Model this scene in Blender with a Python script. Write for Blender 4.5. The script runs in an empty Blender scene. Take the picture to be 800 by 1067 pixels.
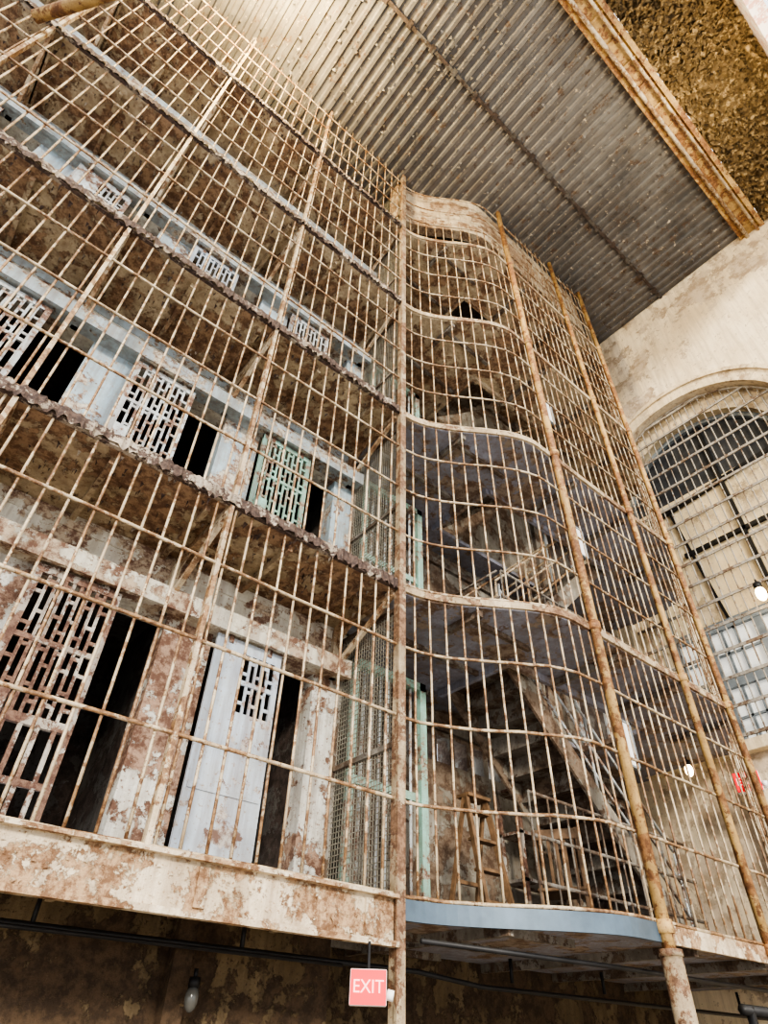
import bpy, math, random
from mathutils import Vector, Matrix
random.seed(7)
E=1.6          # eye height
H=2.4          # tier height
Z1=E+0.734     # first gallery floor
ZC=E+12.45     # ceiling
LV=[Z1+H*k for k in range(5)]
XE=8.8         # end wall
S=bpy.context.scene
try:
    S.view_settings.look='AgX - High Contrast'
except Exception: pass

# ---------------------------------------------------------------- materials
def newmat(name):
    m=bpy.data.materials.new(name); m.use_nodes=True
    nt=m.node_tree; b=nt.nodes['Principled BSDF']
    return m,nt,b
def noise(nt,co,scale,detail=6,rough=.6,dist=0.0):
    n=nt.nodes.new('ShaderNodeTexNoise'); n.inputs['Scale'].default_value=scale
    n.inputs['Detail'].default_value=detail; n.inputs['Roughness'].default_value=rough
    n.inputs['Distortion'].default_value=dist
    nt.links.new(co,n.inputs['Vector']); return n.outputs['Fac']
def ramp(nt,fac,p0,p1,c0=(0,0,0,1),c1=(1,1,1,1)):
    r=nt.nodes.new('ShaderNodeValToRGB'); r.color_ramp.elements[0].position=p0; r.color_ramp.elements[1].position=p1
    r.color_ramp.elements[0].color=c0; r.color_ramp.elements[1].color=c1
    nt.links.new(fac,r.inputs[0]); return r.outputs[0]
def mix(nt,fac,a,b,mode='MIX'):
    m=nt.nodes.new('ShaderNodeMixRGB'); m.blend_type=mode
    if isinstance(fac,(int,float)): m.inputs[0].default_value=fac
    else: nt.links.new(fac,m.inputs[0])
    for i,v in ((1,a),(2,b)):
        if isinstance(v,tuple): m.inputs[i].default_value=(*v[:3],1)
        else: nt.links.new(v,m.inputs[i])
    return m.outputs[0]
def coords(nt,scale=None):
    t=nt.nodes.new('ShaderNodeTexCoord'); o=t.outputs['Object']
    if scale:
        mp=nt.nodes.new('ShaderNodeMapping'); mp.inputs['Scale'].default_value=scale
        nt.links.new(o,mp.inputs[0]); return mp.outputs[0]
    return o
def peel(name,paint,under,rust,scale=5,amt=.46,rough=.75,bump=.5,dirt=.55,metal=0,dist=.15):
    m,nt,b=newmat(name); co=coords(nt); scale*=1.35
    f=noise(nt,co,scale,12,.74,dist)
    f2=noise(nt,co,scale*.33,4,.6)
    fm=nt.nodes.new('ShaderNodeMath'); fm.operation='MULTIPLY_ADD'; nt.links.new(f2,fm.inputs[0]); fm.inputs[1].default_value=.7
    fs=nt.nodes.new('ShaderNodeMath'); fs.operation='ADD'; nt.links.new(f,fs.inputs[0]); fs.inputs[1].default_value=-.35
    nt.links.new(fs.outputs[0],fm.inputs[2]); f=fm.outputs[0]
    mask=ramp(nt,f,amt-.01,amt+.012)
    u=mix(nt,ramp(nt,noise(nt,co,scale*2.3,8,.75),.44,.56),rust,under)
    pv=mix(nt,ramp(nt,noise(nt,co,scale*.6,8,.7),.35,.62),tuple(c*dirt*w for c,w in zip(paint,(1,.94,.85))),paint)
    st=ramp(nt,noise(nt,coords(nt,(9,9,.7)),1.6,7,.65),.36,.58)
    pv=mix(nt,.6,pv,mix(nt,st,tuple(x*.65+y*.28 for x,y in zip(rust,paint)),pv))
    col=mix(nt,mask,u,pv)
    # fine rust specks
    col=mix(nt,ramp(nt,noise(nt,co,scale*7,6,.7),.59,.63),col,tuple(x*.5+y*.5 for x,y in zip(rust,under)))
    nt.links.new(col,b.inputs['Base Color']); b.inputs['Roughness'].default_value=rough
    b.inputs['Metallic'].default_value=metal
    bp=nt.nodes.new('ShaderNodeBump'); bp.inputs['Strength'].default_value=bump; bp.inputs['Distance'].default_value=.02
    ad=nt.nodes.new('ShaderNodeMath'); ad.operation='MULTIPLY_ADD'
    nt.links.new(mask,ad.inputs[0]); ad.inputs[1].default_value=.6; nt.links.new(noise(nt,co,scale*6,5,.7),ad.inputs[2])
    nt.links.new(ad.outputs[0],bp.inputs['Height']); nt.links.new(bp.outputs[0],b.inputs['Normal'])
    return m
def plain(name,c,rough=.6,metal=0,var=.6,scale=6):
    m,nt,b=newmat(name); co=coords(nt)
    col=mix(nt,ramp(nt,noise(nt,co,scale),.35,.65),tuple(x*var for x in c),c)
    nt.links.new(col,b.inputs['Base Color']); b.inputs['Roughness'].default_value=rough; b.inputs['Metallic'].default_value=metal
    return m
def emis(name,c,s,base=None):
    m,nt,b=newmat(name); b.inputs['Base Color'].default_value=(*(base or c),1)
    b.inputs['Emission Color'].default_value=(*c,1); b.inputs['Emission Strength'].default_value=s
    nt.links.new(mix(nt,ramp(nt,noise(nt,coords(nt),4),.3,.7),tuple(x*.8 for x in c),c),b.inputs['Emission Color'])
    return m
M=dict(
 bars=peel('bar_paint',(.66,.56,.41),(.34,.21,.11),(.15,.08,.045),8,.495,.5,.3,.58),
 ochre=peel('ochre_paint',(.62,.43,.19),(.36,.19,.085),(.17,.08,.04),6,.50,.6,.4,.68),
 mainpost=peel('post_paint',(.46,.38,.27),(.26,.16,.10),(.12,.065,.04),9,.51,.6,.4),
 wall1=peel('cell_wall_cream',(.72,.72,.68),(.38,.26,.19),(.15,.08,.055),4,.485,.7,.6,.70),
 wall2=peel('cell_wall_blue',(.44,.56,.64),(.58,.54,.46),(.22,.13,.09),4,.455,.7,.5,.75),
 lintel=peel('lintel_paint',(.72,.70,.62),(.48,.39,.29),(.18,.10,.07),3.0,.465,.7,.5,.70),
 track=peel('door_track_paint',(.42,.50,.55),(.52,.48,.40),(.18,.11,.075),5,.465,.6,.4,.75),
 soffit=peel('soffit_rust',(.58,.48,.34),(.36,.24,.15),(.16,.09,.055),3.6,.50,.8,.8,.6),
 blueso=peel('soffit_blue',(.32,.34,.42),(.32,.26,.21),(.16,.10,.07),2.4,.465,.7,.5,.65),
 fascia=peel('fascia_cream',(.72,.63,.49),(.46,.32,.20),(.20,.11,.06),4,.50,.7,.6,.68),
 flake=peel('flaking_paint',(.46,.40,.33),(.12,.08,.065),(.05,.033,.03),9,.56,.8,.4),
 bluesteel=plain('blue_steel',(.105,.15,.20),.45,.2,.75),
 stair=peel('stair_paint',(.30,.28,.25),(.17,.125,.09),(.085,.055,.04),5,.5,.7,.4),
 back=peel('back_wall_paint',(.42,.40,.35),(.25,.19,.14),(.12,.075,.05),2.4,.50,.8,.6,.5),
 door_w=peel('door_white',(.62,.69,.73),(.40,.30,.23),(.17,.09,.065),8,.475,.6,.4,.8),
 door_g=peel('door_green',(.33,.56,.49),(.40,.35,.28),(.18,.1,.07),8,.45,.6,.4,.8),
 door_r=peel('door_rust',(.56,.53,.49),(.26,.16,.115),(.12,.06,.045),6,.52,.6,.5,.75),
 door_b=peel('door_bluegrey',(.50,.58,.68),(.50,.46,.42),(.2,.12,.09),3,.385,.5,.2,.88),
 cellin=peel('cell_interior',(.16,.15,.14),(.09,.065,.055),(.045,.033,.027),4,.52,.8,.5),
 plaster=peel('end_wall_plaster',(.86,.75,.57),(.60,.50,.38),(.40,.31,.22),1.1,.43,.85,.4,.80),
 arch=peel('arch_plaster',(.82,.70,.50),(.60,.50,.36),(.40,.30,.2),2.5,.40,.8,.4,.8),
 topwall=peel('upper_plaster',(.66,.57,.43),(.42,.31,.21),(.2,.125,.08),3.0,.51,.8,.6,.66),
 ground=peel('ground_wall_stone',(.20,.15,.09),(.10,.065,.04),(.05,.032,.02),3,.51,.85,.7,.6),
 board=peel('window_board',(.88,.74,.50),(.72,.60,.42),(.46,.36,.23),1.0,.38,.8,.3,.85),
 dark=plain('dark_metal',(.03,.03,.033),.5,.3),
 darkmesh=plain('dark_screen',(.075,.08,.09),.6,.2),
 grille=peel('window_grille_paint',(.42,.40,.36),(.24,.18,.125),(.12,.075,.055),9,.44,.6,.3,.8),
 frame=plain('sash_frame',(.30,.34,.37),.5,0,.75),
 wood=plain('old_wood',(.24,.145,.08),.6,0,.5,12),
 mesh=plain('mesh_wire',(.40,.38,.32),.55,.3,.6,8),
 floor=plain('floor_concrete',(.52,.47,.40),.8,0,.75,2),
 red=emis('exit_red',(1,.0,.01),.55,(.8,.01,.02)), white=plain('sign_white',(.85,.85,.85),.4,0,.95),
 letters=emis('exit_letters',(1,.45,.42),1.0),
 lamp=emis('warm_lamp_glass',(1,.72,.36),14), pane=emis('daylight_pane',(.80,.88,1),1.8),
 winpane=emis('sash_glass',(.80,.80,.76),.4),
 glassjar=plain('jar_glass',(.10,.10,.095),.15,0,.9),
)
# corrugated ceiling
m,nt,b=newmat('ceiling_tin'); co=coords(nt)
c=mix(nt,ramp(nt,noise(nt,co,.6,8,.7),.38,.62),(.085,.083,.085),(.20,.19,.18))
c=mix(nt,ramp(nt,noise(nt,coords(nt,(1,.25,1)),5,8,.7),.42,.6),c,mix(nt,.5,c,(.11,.09,.075)))
c=mix(nt,ramp(nt,noise(nt,co,5,9,.75),.57,.61),c,(.11,.075,.055))
c=mix(nt,ramp(nt,noise(nt,co,11,6,.72),.62,.65),c,(.46,.39,.30))
nt.links.new(c,b.inputs['Base Color']); b.inputs['Roughness'].default_value=.6; b.inputs['Metallic'].default_value=.1
M['ceil']=m
# shaggy flaking vault
m,nt,b=newmat('flaking_vault'); co=coords(nt)
v=nt.nodes.new('ShaderNodeTexVoronoi'); v.inputs['Scale'].default_value=12; nt.links.new(co,v.inputs['Vector'])
f=noise(nt,co,6,10,.78,.5)
c=ramp(nt,f,.42,.60,(.06,.037,.017,1),(.80,.58,.30,1))
c=mix(nt,ramp(nt,v.outputs['Distance'],.3,.6),c,(.24,.16,.075))
nt.links.new(c,b.inputs['Base Color']); b.inputs['Roughness'].default_value=.8
bp=nt.nodes.new('ShaderNodeBump'); bp.inputs['Strength'].default_value=1; bp.inputs['Distance'].default_value=.1
nt.links.new(f,bp.inputs['Height']); nt.links.new(bp.outputs[0],b.inputs['Normal']); M['vault']=m
# brick
m,nt,b=newmat('painted_brick'); co=coords(nt)
mp=nt.nodes.new('ShaderNodeMapping'); mp.inputs['Rotation'].default_value=(math.radians(90),0,0); nt.links.new(co,mp.inputs[0])
br=nt.nodes.new('ShaderNodeTexBrick'); br.inputs['Scale'].default_value=4; br.inputs['Color1'].default_value=(.62,.36,.30,1)
br.inputs['Color2'].default_value=(.70,.56,.52,1); br.inputs['Mortar'].default_value=(.75,.72,.68,1); nt.links.new(mp.outputs[0],br.inputs[0])
c=mix(nt,ramp(nt,noise(nt,co,6,8,.7),.47,.52),br.outputs[0],(.8,.74,.72))
nt.links.new(c,b.inputs['Base Color']); M['brick']=m

# ---------------------------------------------------------------- mesh builder
class MB:
    def __init__(s): s.v=[]; s.f=[]; s.mi=[]; s.m=0
    def face(s,idx): s.f.append(idx); s.mi.append(s.m)
    def poly(s,pts):
        n=len(s.v); s.v+= [tuple(p) for p in pts]; s.face(list(range(n,n+len(pts))))
    def hexa(s,p):   # 8 points: bottom 4 ccw, top 4 ccw
        n=len(s.v); s.v+=[tuple(q) for q in p]
        for q in ((3,2,1,0),(4,5,6,7),(0,1,5,4),(1,2,6,5),(2,3,7,6),(3,0,4,7)): s.face([n+i for i in q])
    def box(s,x0,x1,y0,y1,z0,z1):
        s.hexa([(x0,y0,z0),(x1,y0,z0),(x1,y1,z0),(x0,y1,z0),(x0,y0,z1),(x1,y0,z1),(x1,y1,z1),(x0,y1,z1)])
    def beam(s,a,b,w,h,up=(0,0,1)):
        a=Vector(a); b=Vector(b); d=(b-a).normalized(); u=Vector(up)
        r=d.cross(u); 
        if r.length<1e-4: r=d.cross(Vector((0,1,0)))
        r.normalize(); u=r.cross(d).normalized(); r*=w/2; u*=h/2
        s.hexa([a-r-u,b-r-u,b+r-u,a+r-u,a-r+u,b-r+u,b+r+u,a+r+u])
    def tube(s,pts,r,n=6,cap=True,jit=0):
        pts=[Vector(p) for p in pts]; base=len(s.v); k=len(pts)
        for i,p in enumerate(pts):
            d=(pts[min(i+1,k-1)]-pts[max(i-1,0)]).normalized()
            a=Vector((0,0,1)) if abs(d.z)<.9 else Vector((1,0,0))
            x=d.cross(a).normalized(); y=x.cross(d)
            rr=r[i] if isinstance(r,list) else r
            for j in range(n):
                t=2*math.pi*j/n; s.v.append(tuple(p+x*math.cos(t)*rr+y*math.sin(t)*rr))
        for i in range(k-1):
            for j in range(n):
                s.face([base+i*n+j,base+i*n+(j+1)%n,base+(i+1)*n+(j+1)%n,base+(i+1)*n+j])
        if cap: s.face([base+j for j in range(n)][::-1]); s.face([base+(k-1)*n+j for j in range(n)])
    def obj(s,name,mats,parent=None,smooth=False,bevel=0):
        me=bpy.data.meshes.new(name); me.from_pydata(s.v,[],s.f)
        if not isinstance(mats,(list,tuple)): mats=[mats]
        for q in mats: me.materials.append(q)
        for p,i in zip(me.polygons,s.mi): p.material_index=i; p.use_smooth=smooth
        me.update(); o=bpy.data.objects.new(name,me); S.collection.objects.link(o)
        if parent: o.parent=parent
        if bevel:
            bv=o.modifiers.new('bevel','BEVEL'); bv.width=bevel; bv.segments=2; bv.limit_method='ANGLE'
        return o
def empty(name):
    e=bpy.data.objects.new(name,None); S.collection.objects.link(e); return e

# ---------------------------------------------------------------- plan path of the bar screen
def pathy(x):
    if x<=3.0: return 3.42
    if x<=4.5:
        t=(x-3.0)/1.5; return 3.42-.69*(t*t*(3-2*t))
    if x<=7.2: return 2.73
    t=min(1,(x-7.2)/1.6); return 2.73+.6*(t*t*(3-2*t))
def samples(x0,x1,step=.07):
    n=max(1,int(round((x1-x0)/step))); return [x0+(x1-x0)*i/n for i in range(n+1)]
XP=2.94
left_xs=[-4.2,XP]; curve_xs=samples(XP,8.75)
def path_pts(z,off=0):
    return [(x,pathy(x)+off,z+random.uniform(-.004,.004)) for x in samples(-4.2,XP,.5)+curve_xs[1::2]]

# ---------------------------------------------------------------- bar screen
scr=empty('security_bar_screen')
mb=MB()
xs=samples(-4.15,8.7,.005); d=0; pitch=.152; nxt=0
px,py=xs[0],3.42
for xx in xs:
    yy=pathy(xx); d+=math.hypot(xx-px,yy-py); px,py=xx,yy
    if d>=nxt:
        nxt+=pitch*random.uniform(.95,1.05)
        top=ZC-.02
        if XP<xx<5.3: top=LV[4]+.8
        zs=[Z1+.0]+[Z1+.6*q for q in range(1,22)]+[top]
        zs=sorted(set(z for z in zs if z<=top))
        mb.tube([(xx+random.uniform(-.002,.002),yy+random.uniform(-.003,.003),z) for z in zs],.0098,6)
mb.obj('vertical_bars',M['bars'],scr,True)
mb=MB()
for k in range(5):
    for q in range(4):
        z=Z1+H*k+.6*q+(.03 if q==0 else 0)
        if z>ZC-.1: continue
        mb.tube(path_pts(z,-.016),.0125,6)
mb.obj('horizontal_rails',M['bars'],scr,True)
mb=MB()
for px_ in (-3.38,-1.83,-.28,1.27):
    mb.box(px_-.016,px_+.016,3.385,3.44,Z1,ZC-.02)
mb.obj('flat_posts',M['bars'],scr)
mb=MB()
mb.box(XP-.03,XP+.03,3.37,3.44,0,ZC-.02); mb.box(XP-.045,XP+.025,3.35,3.37,0,ZC-.02)
mb.obj('corner_post',M['mainpost'],scr)
mb=MB(); mf=MB()
for px_,r in ((4.78,.045),(6.35,.038),(7.35,.038),(8.68,.038)):
    y=pathy(px_)-.05
    mb.tube([(px_,y,Z1-.26),(px_,y,ZC-.02)],r,12)
    for k in range(5): mb.tube([(px_,y,LV[k]-.05),(px_,y,LV[k]+.03)],r*1.35,12)
    mf.tube([(px_,y,0),(px_,y,Z1-.16)],r*1.6,14); mf.tube([(px_,y,Z1-.18),(px_,y,Z1-.14)],r*1.8,14)
mb.obj('pipe_posts',M['ochre'],scr,True)
mf.obj('post_sleeves',M['mainpost'],scr,True)
# brackets
mb=MB()
for k in range(1,5):
    for px_ in (-3.38,-1.83,-.28,1.27,2.90):
        z=LV[k]-.1
        mb.beam((px_,3.44,z),(px_,4.28,z-.42),.035,.05); mb.beam((px_,3.44,z),(px_,4.28,z),.05,.06)
        mb.box(px_-.03,px_+.03,4.25,4.3,z-.5,z)
        mb.poly([(px_,4.28,z),(px_,4.28,z-.2),(px_,3.9,z)])
mb.obj('gusset_brackets',M['fascia'],scr)

# ---------------------------------------------------------------- galleries
for k,z in enumerate(LV):
    g=empty('gallery_walkway'); t=.07
    mb=MB(); mb.box(-4.3,XP,3.42,4.30,z-t,z)
    if k==0: mb.box(-4.3,XP,3.46,4.3,z-.12,z-t)
    for xx in samples(-4.0,2.6,.77): mb.box(xx-.02,xx+.02,3.5,4.3,z-t-.06,z-t)
    mb.obj('slab',M['soffit'],g)
    mb=MB()
    if k==0:
        mb.box(-4.3,XP-.04,3.385,3.425,z-.23,z+.02); mb.box(-4.3,XP-.04,3.33,3.385,z-.25,z-.22); mb.box(-4.3,XP-.04,3.33,3.385,z,z+.02)
        for xx in samples(-3.9,2.7,1.1): mb.box(xx-.03,xx+.03,3.37,3.39,z-.2,z-.02)
        mb.obj('fascia_beam',M['fascia'],g)
    else:
        mb.box(-4.3,XP,3.385,3.42,z-.07,z+.01); mb.obj('edge_angle',M['flake'],g)
    # ragged strip of hanging paint
    mb=MB(); pts=samples(-4.2,XP,.022); prev=None
    if k:
        for xx in pts:
            dz=random.choice([.0,.005,.02,.035,.05,.01])*random.uniform(.6,1.3); yy=3.372+random.uniform(-.012,.006)
            up=random.uniform(0,.025)
            cur=((xx,yy,z+.012+up),(xx,yy+random.uniform(-.015,.01),z-.055-dz))
            if prev: mb.poly([prev[0],prev[1],cur[1],cur[0]])
            prev=cur
    else:
        for i in range(240):
            xx=random.uniform(-4.2,XP-.1); s_=random.uniform(.008,.03); yy=3.38; zz=random.uniform(z-.21,z-.03); a=random.uniform(0,6.28)
            mb.poly([(xx,yy,zz),(xx+s_*math.cos(a),yy-random.uniform(.002,.012),zz+s_*math.sin(a)),(xx+s_*math.cos(a+1),yy-random.uniform(.002,.012),zz+s_*math.sin(a+1))])
    for i in range(500):
        xx=random.uniform(-4.2,XP); yy=random.uniform(3.4,4.25); s_=random.uniform(.01,.04)
        zz=z-t-.002; a=random.uniform(0,6.28)
        mb.poly([(xx,yy,zz),(xx+s_*math.cos(a),yy+s_*math.sin(a),zz),(xx+s_*math.cos(a)*.6,yy+s_,zz-random.uniform(.01,.05))])
    mb.obj('hanging_paint_flakes',M['flake'] if k else M['fascia'],g)
    # curved landing
    mb=MB(); cs=curve_xs; zt,zb=z,z-.06
    for i in range(len(cs)-1):
        a,b=cs[i],cs[i+1]
        mb.hexa([(a,pathy(a),zb),(b,pathy(b),zb),(b,3.6,zb),(a,3.6,zb),(a,pathy(a),zt),(b,pathy(b),zt),(b,3.6,zt),(a,3.6,zt)])
    if k==0: mb.box(XP,XE,3.6,5.0,zb,zt)
    else:
        mb.box(XP,4.6,3.6,5.0,zb,zt); mb.box(7.2,XE,3.6,5.0,zb,zt); mb.box(4.6,7.2,4.6,5.0,zb,zt)
        mb.box(4.55,4.6,3.6,4.6,zb-.08,zt+.01); mb.box(4.6,7.2,3.57,3.62,zb-.08,zt+.01)
    mb.obj('curved_landing',M['blueso'] if k<3 else M['soffit'],g)
    mb=MB()
    for xx in (3.7,5.3,6.35,7.6): mb.box(xx-.025,xx+.025,pathy(xx)+.04,3.6 if k else 5.0,zb-.07,zb)
    for yy in (3.3,4.0,4.7):
        mb.box(3.1 if yy>3.4 else 3.7,4.55,yy-.02,yy+.02,zb-.05,zb)
    mb.obj('landing_joists',M['stair'],g)
    mb=MB()
    hh=.10 if k==0 else .05
    for i in range(len(cs)-1):
        a,b=cs[i],cs[i+1]; ya,yb=pathy(a)-.03,pathy(b)-.03
        mb.m=0 if (k==0 and a<4.75) else 1
        mb.hexa([(a,ya,z-hh),(b,yb,z-hh),(b,yb+.03,z-hh),(a,ya+.03,z-hh),(a,ya,z+.015),(b,yb,z+.015),(b,yb+.03,z+.015),(a,ya+.03,z+.015)])
    mb.obj('landing_fascia',[M['bluesteel'],M['soffit'] if k else M['fascia']],g)

# upper plaster band over the curve
mb=MB()
for i in range(len(curve_xs)-1):
    a,b=curve_xs[i],curve_xs[i+1]
    mb.hexa([(a,pathy(a)+.12,LV[4]+.75),(b,pathy(b)+.12,LV[4]+.75),(b,pathy(b)+.3,LV[4]+.75),(a,pathy(a)+.3,LV[4]+.75),
             (a,pathy(a)+.12,ZC),(b,pathy(b)+.12,ZC),(b,pathy(b)+.3,ZC),(a,pathy(a)+.3,ZC)])
mb.obj('wall_upper_curve',M['topwall'])

# ---------------------------------------------------------------- cells
cols=[2.72-1.4*j for j in range(6)]
for k,z in enumerate(LV):
    mb=MB(); mb.m=0
    for cx in cols: mb.box(cx,cx+.40,4.30,4.5,z,z+1.8)
    mb.m=1; mb.box(-4.4,3.12,4.30,4.5,z+1.8,z+H-.07 if k<4 else ZC)
    mb.m=2; mb.box(-4.4,3.0,4.16,4.30,z+1.80,z+1.93); mb.box(-4.4,3.0,4.12,4.16,z+1.78,z+1.95)
    mb.box(-4.4,3.12,4.29,4.3,z+2.2,z+2.3)
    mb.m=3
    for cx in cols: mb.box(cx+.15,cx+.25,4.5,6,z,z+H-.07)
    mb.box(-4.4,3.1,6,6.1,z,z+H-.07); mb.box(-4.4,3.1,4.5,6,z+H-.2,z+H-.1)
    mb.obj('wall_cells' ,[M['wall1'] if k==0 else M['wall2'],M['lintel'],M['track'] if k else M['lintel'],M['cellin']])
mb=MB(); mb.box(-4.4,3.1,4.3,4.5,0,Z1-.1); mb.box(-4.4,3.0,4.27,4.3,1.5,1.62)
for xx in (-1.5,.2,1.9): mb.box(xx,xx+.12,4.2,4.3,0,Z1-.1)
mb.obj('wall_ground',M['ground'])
mb=MB(); mb.box(3.0,8.8,4.9,5.0,0,Z1-.06); mb.obj('wall_ground_stair',M['ground'])

def lattice_door(x0,z,mat,solid=False,hgt=1.78,w=.60):
    y=4.2; e=empty('cell_door'); mb=MB(); x1=x0+w
    if solid:
        mb.box(x0,x1,y,y+.025,z+.02,z+1.2); mb.box(x0,x0+.27,y,y+.025,z+1.2,z+hgt); mb.box(x1-.05,x1,y,y+.025,z+1.2,z+hgt)
        mb.box(x0+.27,x1-.05,y,y+.025,z+1.68,z+hgt)
        mb.box(x0+.02,x1-.02,y-.008,y,z+.6,z+.64)
        lx0,lx1,lz0,lz1=x0+.27,x1-.05,z+1.2,z+1.68
    else:
        for a,b in ((x0,x0+.05),(x1-.05,x1)): mb.box(a,b,y,y+.03,z+.02,z+hgt)
        for a in (z+.02,z+.72,z+hgt-.06): mb.box(x0,x1,y-.004,y+.034,a,a+.06)
        lx0,lx1,lz0,lz1=x0+.05,x1-.05,z+.78,z+hgt-.06
        for i in range(1,6): mb.box(x0+i*.1-.014,x0+i*.1+.014,y,y+.02,z+.08,z+.72)
        mb.box(x0,x1,y-.002,y+.02,z+.38,z+.42)
        mb.box(x0+.04,x0+.16,y-.05,y,z+.72,z+.88)
    n=max(4,int(round((lx1-lx0)/.056))); p=(lx1-lx0)/n
    for i in range(1,n): mb.box(lx0+i*p-.011,lx0+i*p+.011,y+.002,y+.018,lz0,lz1)
    for i in range(n):
        zz=lz0+.08+(.10 if i%2 else 0)
        while zz<lz1-.03:
            mb.box(lx0+i*p,lx0+(i+1)*p,y+.004,y+.016,zz-.013,zz+.013); zz+=.24
    mb.box(lx0,lx1,y-.002,y+.02,(lz0+lz1)/2-.018,(lz0+lz1)/2+.018)
    mb.obj('door_leaf',mat,e)
    mb=MB()
    for a in (x0+.12,x1-.12): mb.box(a-.02,a+.02,y-.01,y+.0,z+hgt-.05,z+hgt+.14); mb.tube([(a,y-.015,z+hgt+.1),(a,y+.03,z+hgt+.1)],.04,12)
    mb.obj('hangers',M['door_r'],e)
for k,z in enumerate(LV):
    for j in range(5):
        x0=1.72-1.4*j
        if k==0: mt=M['door_b'] if j==0 else M['door_r']
        elif k==1: mt=M['door_g'] if j==0 else M['door_w']
        else: mt=M['door_w'] if (j+k)%3 else M['door_b']
        lattice_door(x0,z,mt,solid=(k==0 and j==0) or (k==2 and j==2))

# mesh partitions beside the corner post
for k,z in enumerate(LV):
    e=empty('mesh_partition'); mb=MB(); X=2.99
    y0,y1,z0,z1=3.46,4.28,z+.02,z+2.2
    for yy in samples(y0,y1,.034): mb.box(X-.002,X+.002,yy-.003,yy+.003,z0,z1)
    for zz in samples(z0,z1,.04): mb.box(X-.002,X+.002,y0,y1,zz-.003,zz+.003)
    mb.obj('wire',M['mesh'],e)
    mb=MB()
    for yy in (y0,y1): mb.box(X-.02,X+.02,yy-.02,yy+.02,z0,z1)
    for zz in (z0,z0+1.0,z1): mb.box(X-.02,X+.02,y0,y1,zz-.02,zz+.02)
    mb.obj('frame',M['stair'],e)

# ---------------------------------------------------------------- stair core
mb=MB()
mb.m=0; mb.box(3.1,XE,5.0,5.2,Z1-.1,Z1+1.75); mb.box(3.1,XE,5.0,5.2,Z1+2.05,ZC)
mb.box(3.1,4.3,5.0,5.2,Z1+1.75,Z1+2.05); mb.box(7.6,XE,5.0,5.2,Z1+1.75,Z1+2.05)
for i in range(1,12): mb.box(4.3+i*.28-.04,4.3+i*.28+.04,5.0,5.2,Z1+1.75,Z1+2.05)
mb.box(3.0,3.12,4.3,5.0,Z1,ZC)
mb.m=1
for k,z in enumerate(LV):
    mb.box(3.1,XE,4.95,5.0,z+2.1,z+2.2) if k<4 else None
for xx in (4.2,7.6): mb.box(xx-.12,xx+.12,4.93,5.0,Z1,ZC)
mb.obj('wall_back',[M['back'],M['stair']])
mb=MB(); mb.box(4.2,7.7,5.21,5.23,Z1+1.7,Z1+2.1); mb.obj('window_1',M['pane'])
for k in range(5):
    z=LV[k]; mb=MB(); mb.m=0; mb.box(7.85,8.5,4.96,4.99,z,z+1.95); mb.m=1
    mb.box(7.78,7.85,4.93,4.99,z,z+2.02); mb.box(8.5,8.57,4.93,4.99,z,z+2.02); mb.box(7.78,8.57,4.93,4.99,z+1.95,z+2.02)
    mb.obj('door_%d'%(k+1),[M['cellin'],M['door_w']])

def gate(z):
    e=empty('barred_gate'); mb=MB(); y=4.35
    for a,b in ((3.16,3.24),(4.02,4.10)): mb.box(a,b,y-.03,y+.05,z,z+2.15)
    mb.box(3.16,4.10,y-.03,y+.05,z+2.07,z+2.15); mb.box(3.24,4.02,y,y+.03,z+1.0,z+1.07); mb.box(3.24,4.02,y,y+.03,z+.08,z+.14)
    mb.obj('frame',M['door_g'],e); mb=MB()
    for i in range(1,8): mb.tube([(3.24+i*.0975,y+.015,z+.02),(3.24+i*.0975,y+.015,z+2.08)],.015,6)
    mb.obj('bars',M['door_w'],e,True)
for z in LV[:4]: gate(z)

def stairs(z,xa,xb,y0=3.72,y1=4.52):
    e=empty('steel_staircase'); n=12; mb=MB(); dx=(xb-xa)/n; dz=H/n
    s=1 if xb>xa else -1
    for i in range(n):
        xx=xa+dx*i; zz=z+dz*(i+1)
        a,b=sorted((xx,xx+dx*1.1)); mb.box(a,b,y0,y1,zz-.03,zz)
        mb.box(min(xx,xx+.01*s),max(xx,xx+.01*s),y0,y1,zz-dz,zz-.03)
    mb.obj('treads',M['stair'],e); mb=MB()
    for y in (y0-.02,y1+.02): mb.beam((xa,y,z+.05),(xb,y,z+H+.02),.03,.22)
    mb.obj('stringers',M['back'],e); mb=MB()
    for y in (y0-.02,y1+.02):
        for hgt in (.3,.6,.9): mb.tube([(xa,y,z+.1+hgt),(xb,y,z+H+.1+hgt-.1)],.015,8)
        for i in (0,3,6,9,12):
            xx=xa+dx*i; zz=z+dz*i; mb.tube([(xx,y,zz),(xx,y,zz+.98)],.014,8)
    mb.obj('handrail',M['door_w'] if z<Z1+1 else M['bars'],e,True)
stairs(LV[0],7.15,4.7)
for z in LV[1:4]: stairs(z,4.65,7.1)
for z in LV[:4]:
    e=empty('landing_guard_rail'); mb=MB()
    for hgt in (.35,.7,1.05): mb.tube([(4.6,3.57,z+hgt),(7.2,3.57,z+hgt)],.016,8); 
    for xx in samples(4.6,7.2,.26): mb.tube([(xx,3.57,z),(xx,3.57,z+1.05)],.010,6)
    if z>Z1+1:
        for hgt in (.35,.7,1.05): mb.tube([(4.57,3.6,z+hgt),(4.57,4.6,z+hgt)],.014,8)
    mb.obj('rails',M['stair'],e,True)
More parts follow.
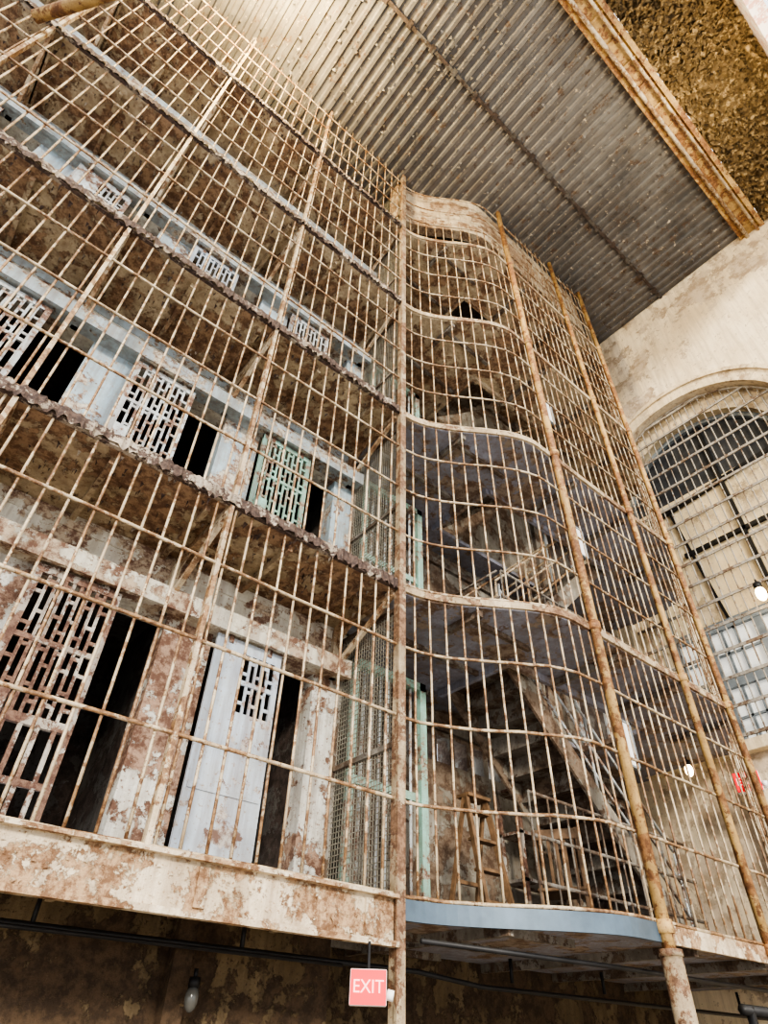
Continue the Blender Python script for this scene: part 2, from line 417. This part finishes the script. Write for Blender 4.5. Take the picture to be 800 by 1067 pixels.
# pale enamel plates on the landings
for k in range(3):
    z=LV[k]+1.28; mb=MB(); mb.box(5.18,5.44,2.93,2.945,z,z+.42); mb.m=1
    for a,b,c_,d_ in ((5.17,5.185,z-.01,z+.43),(5.435,5.45,z-.01,z+.43)): mb.box(a,b,2.92,2.95,c_,d_)
    for zz in (z-.01,z+.41): mb.box(5.17,5.45,2.92,2.95,zz,zz+.02)
    mb.tube([(5.31,2.96,LV[k]+.001),(5.31,2.96,z+.2)],.012,6)
    mb.obj('notice_board',[M['white'],M['frame']])
# chair, ladder, shelf unit stored behind the screen
def chair(cx,cy,z,rot,mt='wood'):
    e=empty('wooden_chair'); mb=MB()
    for a,b in ((-.2,-.2),(.2,-.2)): mb.beam((a,b,0),(a,b,.44),.035,.035)
    for a in (-.2,.2): mb.beam((a,.2,0),(a,.19,.45),.035,.035); mb.beam((a,.19,.44),(a,.26,.95),.035,.03)
    for zz in (.15,.3):
        mb.beam((-.2,-.2,zz),(.2,-.2,zz),.02,.025); mb.beam((-.2,.2,zz),(.2,.2,zz),.02,.025)
        for a in (-.2,.2): mb.beam((a,-.2,zz+.04),(a,.2,zz+.04),.02,.025)
    for i in range(-2,3): mb.beam((i*.075,.20,.46),(i*.075,.25,.88),.03,.012)
    mb.beam((-.22,.255,.9),(.22,.255,.9),.025,.09)
    mb.obj('frame',M[mt],e,bevel=.004)
    mb=MB(); mb.box(-.23,.23,-.23,.22,.44,.47); mb.obj('seat',M[mt],e,bevel=.01)
    e.location=(cx,cy,z); e.rotation_euler=(0,0,rot)
chair(5.6,4.05,Z1,math.radians(120),'wood')
e=empty('wooden_ladder'); mb=MB()
for s_ in (-1,1):
    mb.beam((4.62+.17*s_,3.98,Z1),(4.62+.13*s_,4.22,Z1+1.15),.035,.05); mb.beam((4.62+.17*s_,4.50,Z1),(4.62+.13*s_,4.24,Z1+1.12),.03,.035)
for i in range(1,5):
    t=i/4.6; mb.box(4.62-.15,4.62+.15,3.96+.24*t,4.05+.24*t,Z1+1.15*t-.012,Z1+1.15*t+.012)
mb.beam((4.47,4.40,Z1+.45),(4.77,4.40,Z1+.45),.03,.03); mb.box(4.47,4.77,4.16,4.32,Z1+1.12,Z1+1.15)
mb.obj('frame',M['wood'],e)
e=empty('shelf_rack'); mb=MB()
for a in (5.75,6.75):
    for y in (4.62,4.90): mb.box(a-.02,a+.02,y-.02,y+.02,Z1,Z1+1.6)
for zz in (.2,.65,1.1,1.55): mb.box(5.73,6.77,4.6,4.92,Z1+zz,Z1+zz+.03)
mb.obj('frame',M['door_r'],e)

# ---------------------------------------------------------------- end wall and arched window
YC,ZS,ZSILL=2.4,E+7.6,E+3.2
def archwall(mb,x0,x1,R,ya,yb,zb,zt,n=32):
    mb.box(x0,x1,YC+R,yb,zb,zt) if YC+R<yb else None
    mb.box(x0,x1,ya,YC-R,zb,zt) if YC-R>ya else None
    if zb<ZSILL: mb.box(x0,x1,YC-R,YC+R,zb,ZSILL)
    for i in range(n):
        t0=math.pi*i/n; t1=math.pi*(i+1)/n
        a,b=YC+R*math.cos(t0),YC+R*math.cos(t1); za,zb_=ZS+R*math.sin(t0),ZS+R*math.sin(t1)
        mb.hexa([(x0,a,za),(x1,a,za),(x1,b,zb_),(x0,b,zb_),(x0,a,zt),(x1,a,zt),(x1,b,zt),(x0,b,zt)])
def ring(mb,x0,x1,R0,R1,n=36,zb=ZSILL):
    for i in range(n):
        t0=math.pi*i/n; t1=math.pi*(i+1)/n
        P=lambda R,t,x:(x,YC+R*math.cos(t),ZS+R*math.sin(t))
        mb.hexa([P(R0,t0,x0),P(R1,t0,x0),P(R1,t1,x0),P(R0,t1,x0),P(R0,t0,x1),P(R1,t0,x1),P(R1,t1,x1),P(R0,t1,x1)])
    for sg in (1,-1):
        a,b=sorted((YC+sg*R0,YC+sg*R1)); mb.box(x0,x1,a,b,zb,ZS)
mb=MB(); archwall(mb,XE,XE+.5,1.88,-3.0,5.2,0,ZC+.3); mb.obj('wall_end',M['plaster'])
mb=MB(); ring(mb,XE-.05,XE,1.88,2.18); ring(mb,XE-.09,XE-.05,2.10,2.18); ring(mb,XE+.22,XE+.45,1.5,1.885)
mb.box(XE-.15,XE+.4,.2,4.6,ZSILL-.14,ZSILL)
mb.obj('trim_arch',M['arch'])
w=empty('arched_window')
mb=MB()
mb.m=0; mb.box(XE+.46,XE+.48,.9,3.9,ZSILL+1.9,E+7.75)
mb.m=1
n=24
for i in range(n):
    t0=math.pi*i/n; t1=math.pi*(i+1)/n
    mb.poly([(XE+.47,YC+1.5*math.cos(t0),E+7.75),(XE+.47,YC+1.5*math.cos(t1),E+7.75),(XE+.47,YC+1.5*math.cos(t1),ZS+1.5*math.sin(t1)+.05),(XE+.47,YC+1.5*math.cos(t0),ZS+1.5*math.sin(t0)+.05)])
mb.m=2; mb.box(XE+.46,XE+.48,.9,3.9,ZSILL,ZSILL+1.9)
mb.m=3; mb.box(XE+.40,XE+.46,2.15,2.23,E+4.9,ZS+1.4); mb.box(XE+.40,XE+.46,1.0,3.2,E+6.5,E+6.57)
mb.beam((XE+.42,1.3,E+7.7),(XE+.42,3.6,E+7.5),.05,.09)
mb.beam((XE+.42,2.9,E+5.0),(XE+.42,3.2,E+7.6),.03,.04)
mb.m=4
for yy in (.95,1.75,2.55,3.35,3.85): mb.box(XE+.40,XE+.46,yy-.07,yy+.07,ZSILL,ZSILL+1.95)
for zz in (0.03,1.0,1.9): mb.box(XE+.39,XE+.46,.9,3.9,ZSILL+zz-.07,ZSILL+zz+.07)
for yy in (2.9,3.1,1.3,2.1): mb.box(XE+.42,XE+.46,yy-.015,yy+.015,ZSILL,ZSILL+1.9)
for zz in (.5,1.45): mb.box(XE+.42,XE+.46,.9,3.9,ZSILL+zz-.015,ZSILL+zz+.015)
ring(mb,XE+.38,XE+.46,1.42,1.5)
mb.obj('sash_and_boards',[M['board'],M['darkmesh'],M['winpane'],M['dark'],M['frame']],w)
mb=MB(); R=1.84
for yy in samples(YC-R+.05,YC+R-.05,.13):
    zt=ZS+math.sqrt(max(0,R*R-(yy-YC)**2))
    mb.tube([(XE+.12,yy,ZSILL),(XE+.12,yy,zt)],.011,6)
zz=ZSILL+.15
while zz<ZS+R-.05:
    hw=R if zz<ZS else math.sqrt(R*R-(zz-ZS)**2)
    mb.beam((XE+.10,YC-hw,zz),(XE+.10,YC+hw,zz),.02,.045); zz+=.40
mb.tube([(XE+.12,YC+R*math.cos(math.pi*i/30),ZS+R*math.sin(math.pi*i/30)) for i in range(31)],.022,8)
mb.obj('bar_grille',M['grille'],w)

# ---------------------------------------------------------------- ceiling
mb=MB(); prof=[]
x=-4.6; per=.17
while x<XE:
    prof+= [(x,0),(x+per*.30,0),(x+per*.42,.035),(x+per*.85,.035)]; x+=per
for (xa,za),(xb,zb) in zip(prof[:-1],prof[1:]):
    mb.poly([(xa,-.15,ZC+za),(xb,-.15,ZC+zb),(xb,6.1,ZC+zb),(xa,6.1,ZC+za)])
mb.box(-4.6,XE,-.15,6.1,ZC+.06,ZC+.2)
for i in range(1500):
    xx=random.uniform(-4,XE-.1); yy=random.uniform(-.1,3.4); s_=random.uniform(.015,.07); a=random.uniform(0,6.28)
    mb.poly([(xx,yy,ZC-.001),(xx+s_*math.cos(a),yy+s_*math.sin(a),ZC-.001),(xx+s_*math.cos(a+.8),yy+s_*math.sin(a+.8),ZC-random.uniform(.01,.05))])
mb.obj('ceiling',M['ceil'])
mb=MB()
for yy,w_ in ((1.6,.03),): mb.box(-4.6,XE,yy-w_,yy+w_,ZC-.02,ZC+.01)
for xx in samples(-4,8.5,.5): mb.box(xx-.04,xx+.04,1.6-.06,1.6+.06,ZC-.03,ZC)
mb.obj('trim_1',M['cellin'])
b_=empty('ceiling_girder'); mb=MB()
mb.box(-4.6,XE,-.20,-.12,ZC-.12,ZC+.02); mb.box(-4.6,XE,-.50,-.20,ZC-.10,ZC-.04); mb.box(-4.6,XE,-.58,-.50,ZC-.16,ZC+.05)
for xx in samples(-4.4,8.6,.45): mb.box(xx-.015,xx+.015,-.50,-.20,ZC-.13,ZC-.1)
mb.obj('steel_channel',M['ochre'],b_)
mb=MB(); mb.tube([(-4.6,-.24,ZC-.17),(XE,-.24,ZC-.17)],.035,10); mb.tube([(-4.6,-.44,ZC-.19),(XE,-.44,ZC-.19)],.025,10); mb.obj('conduits',M['fascia'],b_,True)
mb=MB(); nx,ny=180,26
for i in range(nx+1):
    for j in range(ny+1):
        xx=-1+i*(XE+1)/nx; yy=-.58-j*1.35/ny
        zz=ZC-.05+.25*(j/ny)+random.uniform(-.05,.03)
        mb.v.append((xx+random.uniform(-.02,.02),yy+random.uniform(-.02,.02),zz))
for i in range(nx):
    for j in range(ny):
        a=i*(ny+1)+j; mb.face([a,a+1,a+ny+2,a+ny+1])
for i in range(6000):
    xx=random.uniform(0,XE-.05); yy=random.uniform(-1.9,-.6); zz=ZC-.05+.25*((-.58-yy)/1.35)-.02
    s_=random.uniform(.04,.13); a=random.uniform(0,6.28); b2=a+random.uniform(.6,1.4)
    mb.poly([(xx,yy,zz),(xx+s_*math.cos(a),yy+s_*math.sin(a),zz-random.uniform(0,.12)),(xx+s_*math.cos(b2),yy+s_*math.sin(b2),zz-random.uniform(0,.12))])
mb.obj('ceiling_flaking',M['vault'])
mb=MB(); mb.box(-1,XE,-2.1,-1.9,ZC-.45,ZC+.6); mb.obj('wall_brick_upper',M['brick'])
mb=MB(); mb.box(-6,XE,-7,6.1,-.1,0); mb.obj('floor',M['floor'])
mb=MB(); mb.tube([(-1.95,3.33,E+7.62),(-.55,1.5,E+7.62)],.06,12); mb.tube([(-1.95,3.33,E+7.8),(-.6,1.5,E+7.85)],.03,10)
mb.tube([(-.6,1.5,E+7.6),(-.6,1.5,ZC)],.03,10)
mb.obj('tie_pipe',M['ochre'],None,True)

# ---------------------------------------------------------------- ground level details
mb=MB()
mb.tube([(-4.3,3.95,E+.45),(3.6,3.95,E+.45),(4.2,3.9,E+.40),(8.7,3.9,E+.40)],.016,10)
mb.tube([(-4.3,3.62,E+.40),(2.7,3.62,E+.40)],.010,8)
mb.tube([(3.0,3.25,E+.52),(4.6,3.0,E+.50),(8.7,3.0,E+.50)],.015,8)
for xx in samples(-3.8,8.2,1.2): mb.box(xx-.01,xx+.01,3.94,3.96,E+.45,Z1-.13)
mb.obj('conduit_pipe',M['dark'],None,True)
def exit_sign(loc,rot,sc=.68):
    e=empty('exit_sign'); mb=MB(); mb.box(-.145,.145,-.05,.05,-.115,.115); mb.obj('housing',M['white'],e,bevel=.008)
    mb=MB(); mb.box(-.14,.14,-.058,-.050,-.11,.11); mb.obj('red_face',M['red'],e)
    cu=bpy.data.curves.new('exit_text','FONT'); cu.body='EXIT'; cu.size=.12; cu.align_x='CENTER'; cu.align_y='CENTER'; cu.extrude=.002
    o=bpy.data.objects.new('letters',cu); S.collection.objects.link(o); cu.materials.append(M['letters'])
    o.parent=e; o.location=(0,-.061,0); o.rotation_euler=(math.pi/2,0,0)
    mb=MB(); mb.tube([(0,0,.11),(0,0,.30)],.012,8); mb.obj('stem',M['dark'],e)
    mb=MB()
    for a in (-.07,.07): mb.tube([(.15,a*.5,-.04),(.20,a*.6,-.05)],.035,10)
    mb.obj('emergency_heads',M['white'],e,True)
    e.location=loc; e.rotation_euler=(0,0,rot); e.scale=(sc,sc,sc)
exit_sign((2.60,3.24,E+.275),math.radians(-38))
exit_sign((8.35,3.15,E+2.6),math.radians(-70),1)
def globe_lamp(loc,r=.07,wm='lamp'):
    e=empty('wall_lamp' if wm=='lamp' else 'jar_lamp'); x,y,z=loc; mb=MB()
    mb.tube([(x,y,z+r*1.6*math.cos(t)) for t in [math.pi*i/10 for i in range(11)]],[max(.004,r*math.sin(math.pi*i/10)) for i in range(11)],14)
    mb.obj('globe',M[wm],e,True); mb=MB()
    mb.tube([(x,y,z+r*1.2),(x,y,z+r*2.4)],r*.8,12); mb.tube([(x,y,z+r*2.2),(x,y,z+r*3.4)],.012,8); mb.obj('cap',M['dark'],e,True)
globe_lamp((8.62,2.2,E+5.0)); globe_lamp((8.2,3.75,E+2.86),.05)
globe_lamp((2.0,4.08,E+.22),.04,'glassjar')
mb=MB()
for zz in (E+.12,E+.28): mb.tube([(5.0,2.4,zz),(8.7,2.4,zz)],.03,8)
for xx in (5.1,6.3,7.5,8.6): mb.tube([(xx,2.4,0),(xx,2.4,E+.3)],.03,8)
mb.obj('floor_barrier_rail',M['dark'],None,True)

# ---------------------------------------------------------------- light
wd=bpy.data.worlds.new('World'); S.world=wd; wd.use_nodes=True
bg=wd.node_tree.nodes['Background']; bg.inputs[0].default_value=(.96,.98,1,1); bg.inputs[1].default_value=1.85
su=bpy.data.lights.new('sun','SUN'); su.energy=3.6; su.angle=math.radians(8); su.color=(1,.92,.78)
so=bpy.data.objects.new('sun',su); S.collection.objects.link(so)
so.rotation_euler=Vector((.5,.8,-.28)).to_track_quat('-Z','Y').to_euler()
def lamp(n,loc,e,c,r):
    pl=bpy.data.lights.new(n,'POINT'); pl.energy=e; pl.color=c; pl.shadow_soft_size=r
    po=bpy.data.objects.new(n,pl); S.collection.objects.link(po); po.location=loc
lamp('sun_glow_fill',(-.4,2.1,ZC-1.0),1100,(1,.76,.38),.35)  # added point light standing in for the warm sunlit glow at upper left
lamp('vault_fill',(5.5,-1.2,ZC-1.6),170,(1,.84,.55),.3)  # added warm fill that brightens the flaking vault, no fitting there
for q in range(4): lamp('stair_fill',(3.9,3.7,LV[q]+1.2),3,(1,.93,.82),.3)  # faint added fills inside the stair core, without fittings

# ---------------------------------------------------------------- camera
cam=bpy.data.cameras.new('camera'); co_=bpy.data.objects.new('camera',cam); S.collection.objects.link(co_)
R=Vector((.766,-.643,.0238)); U=Vector((-.440,-.497,.748)); R.normalize()
U=(U-R*U.dot(R)).normalized(); B=R.cross(U)
mt=Matrix((R,U,B)).transposed().to_4x4(); mt.translation=Vector((0,0,E)); co_.matrix_world=mt
cam.sensor_fit='VERTICAL'; cam.sensor_height=24; cam.lens=24*640/1067; cam.clip_start=.02
S.camera=co_
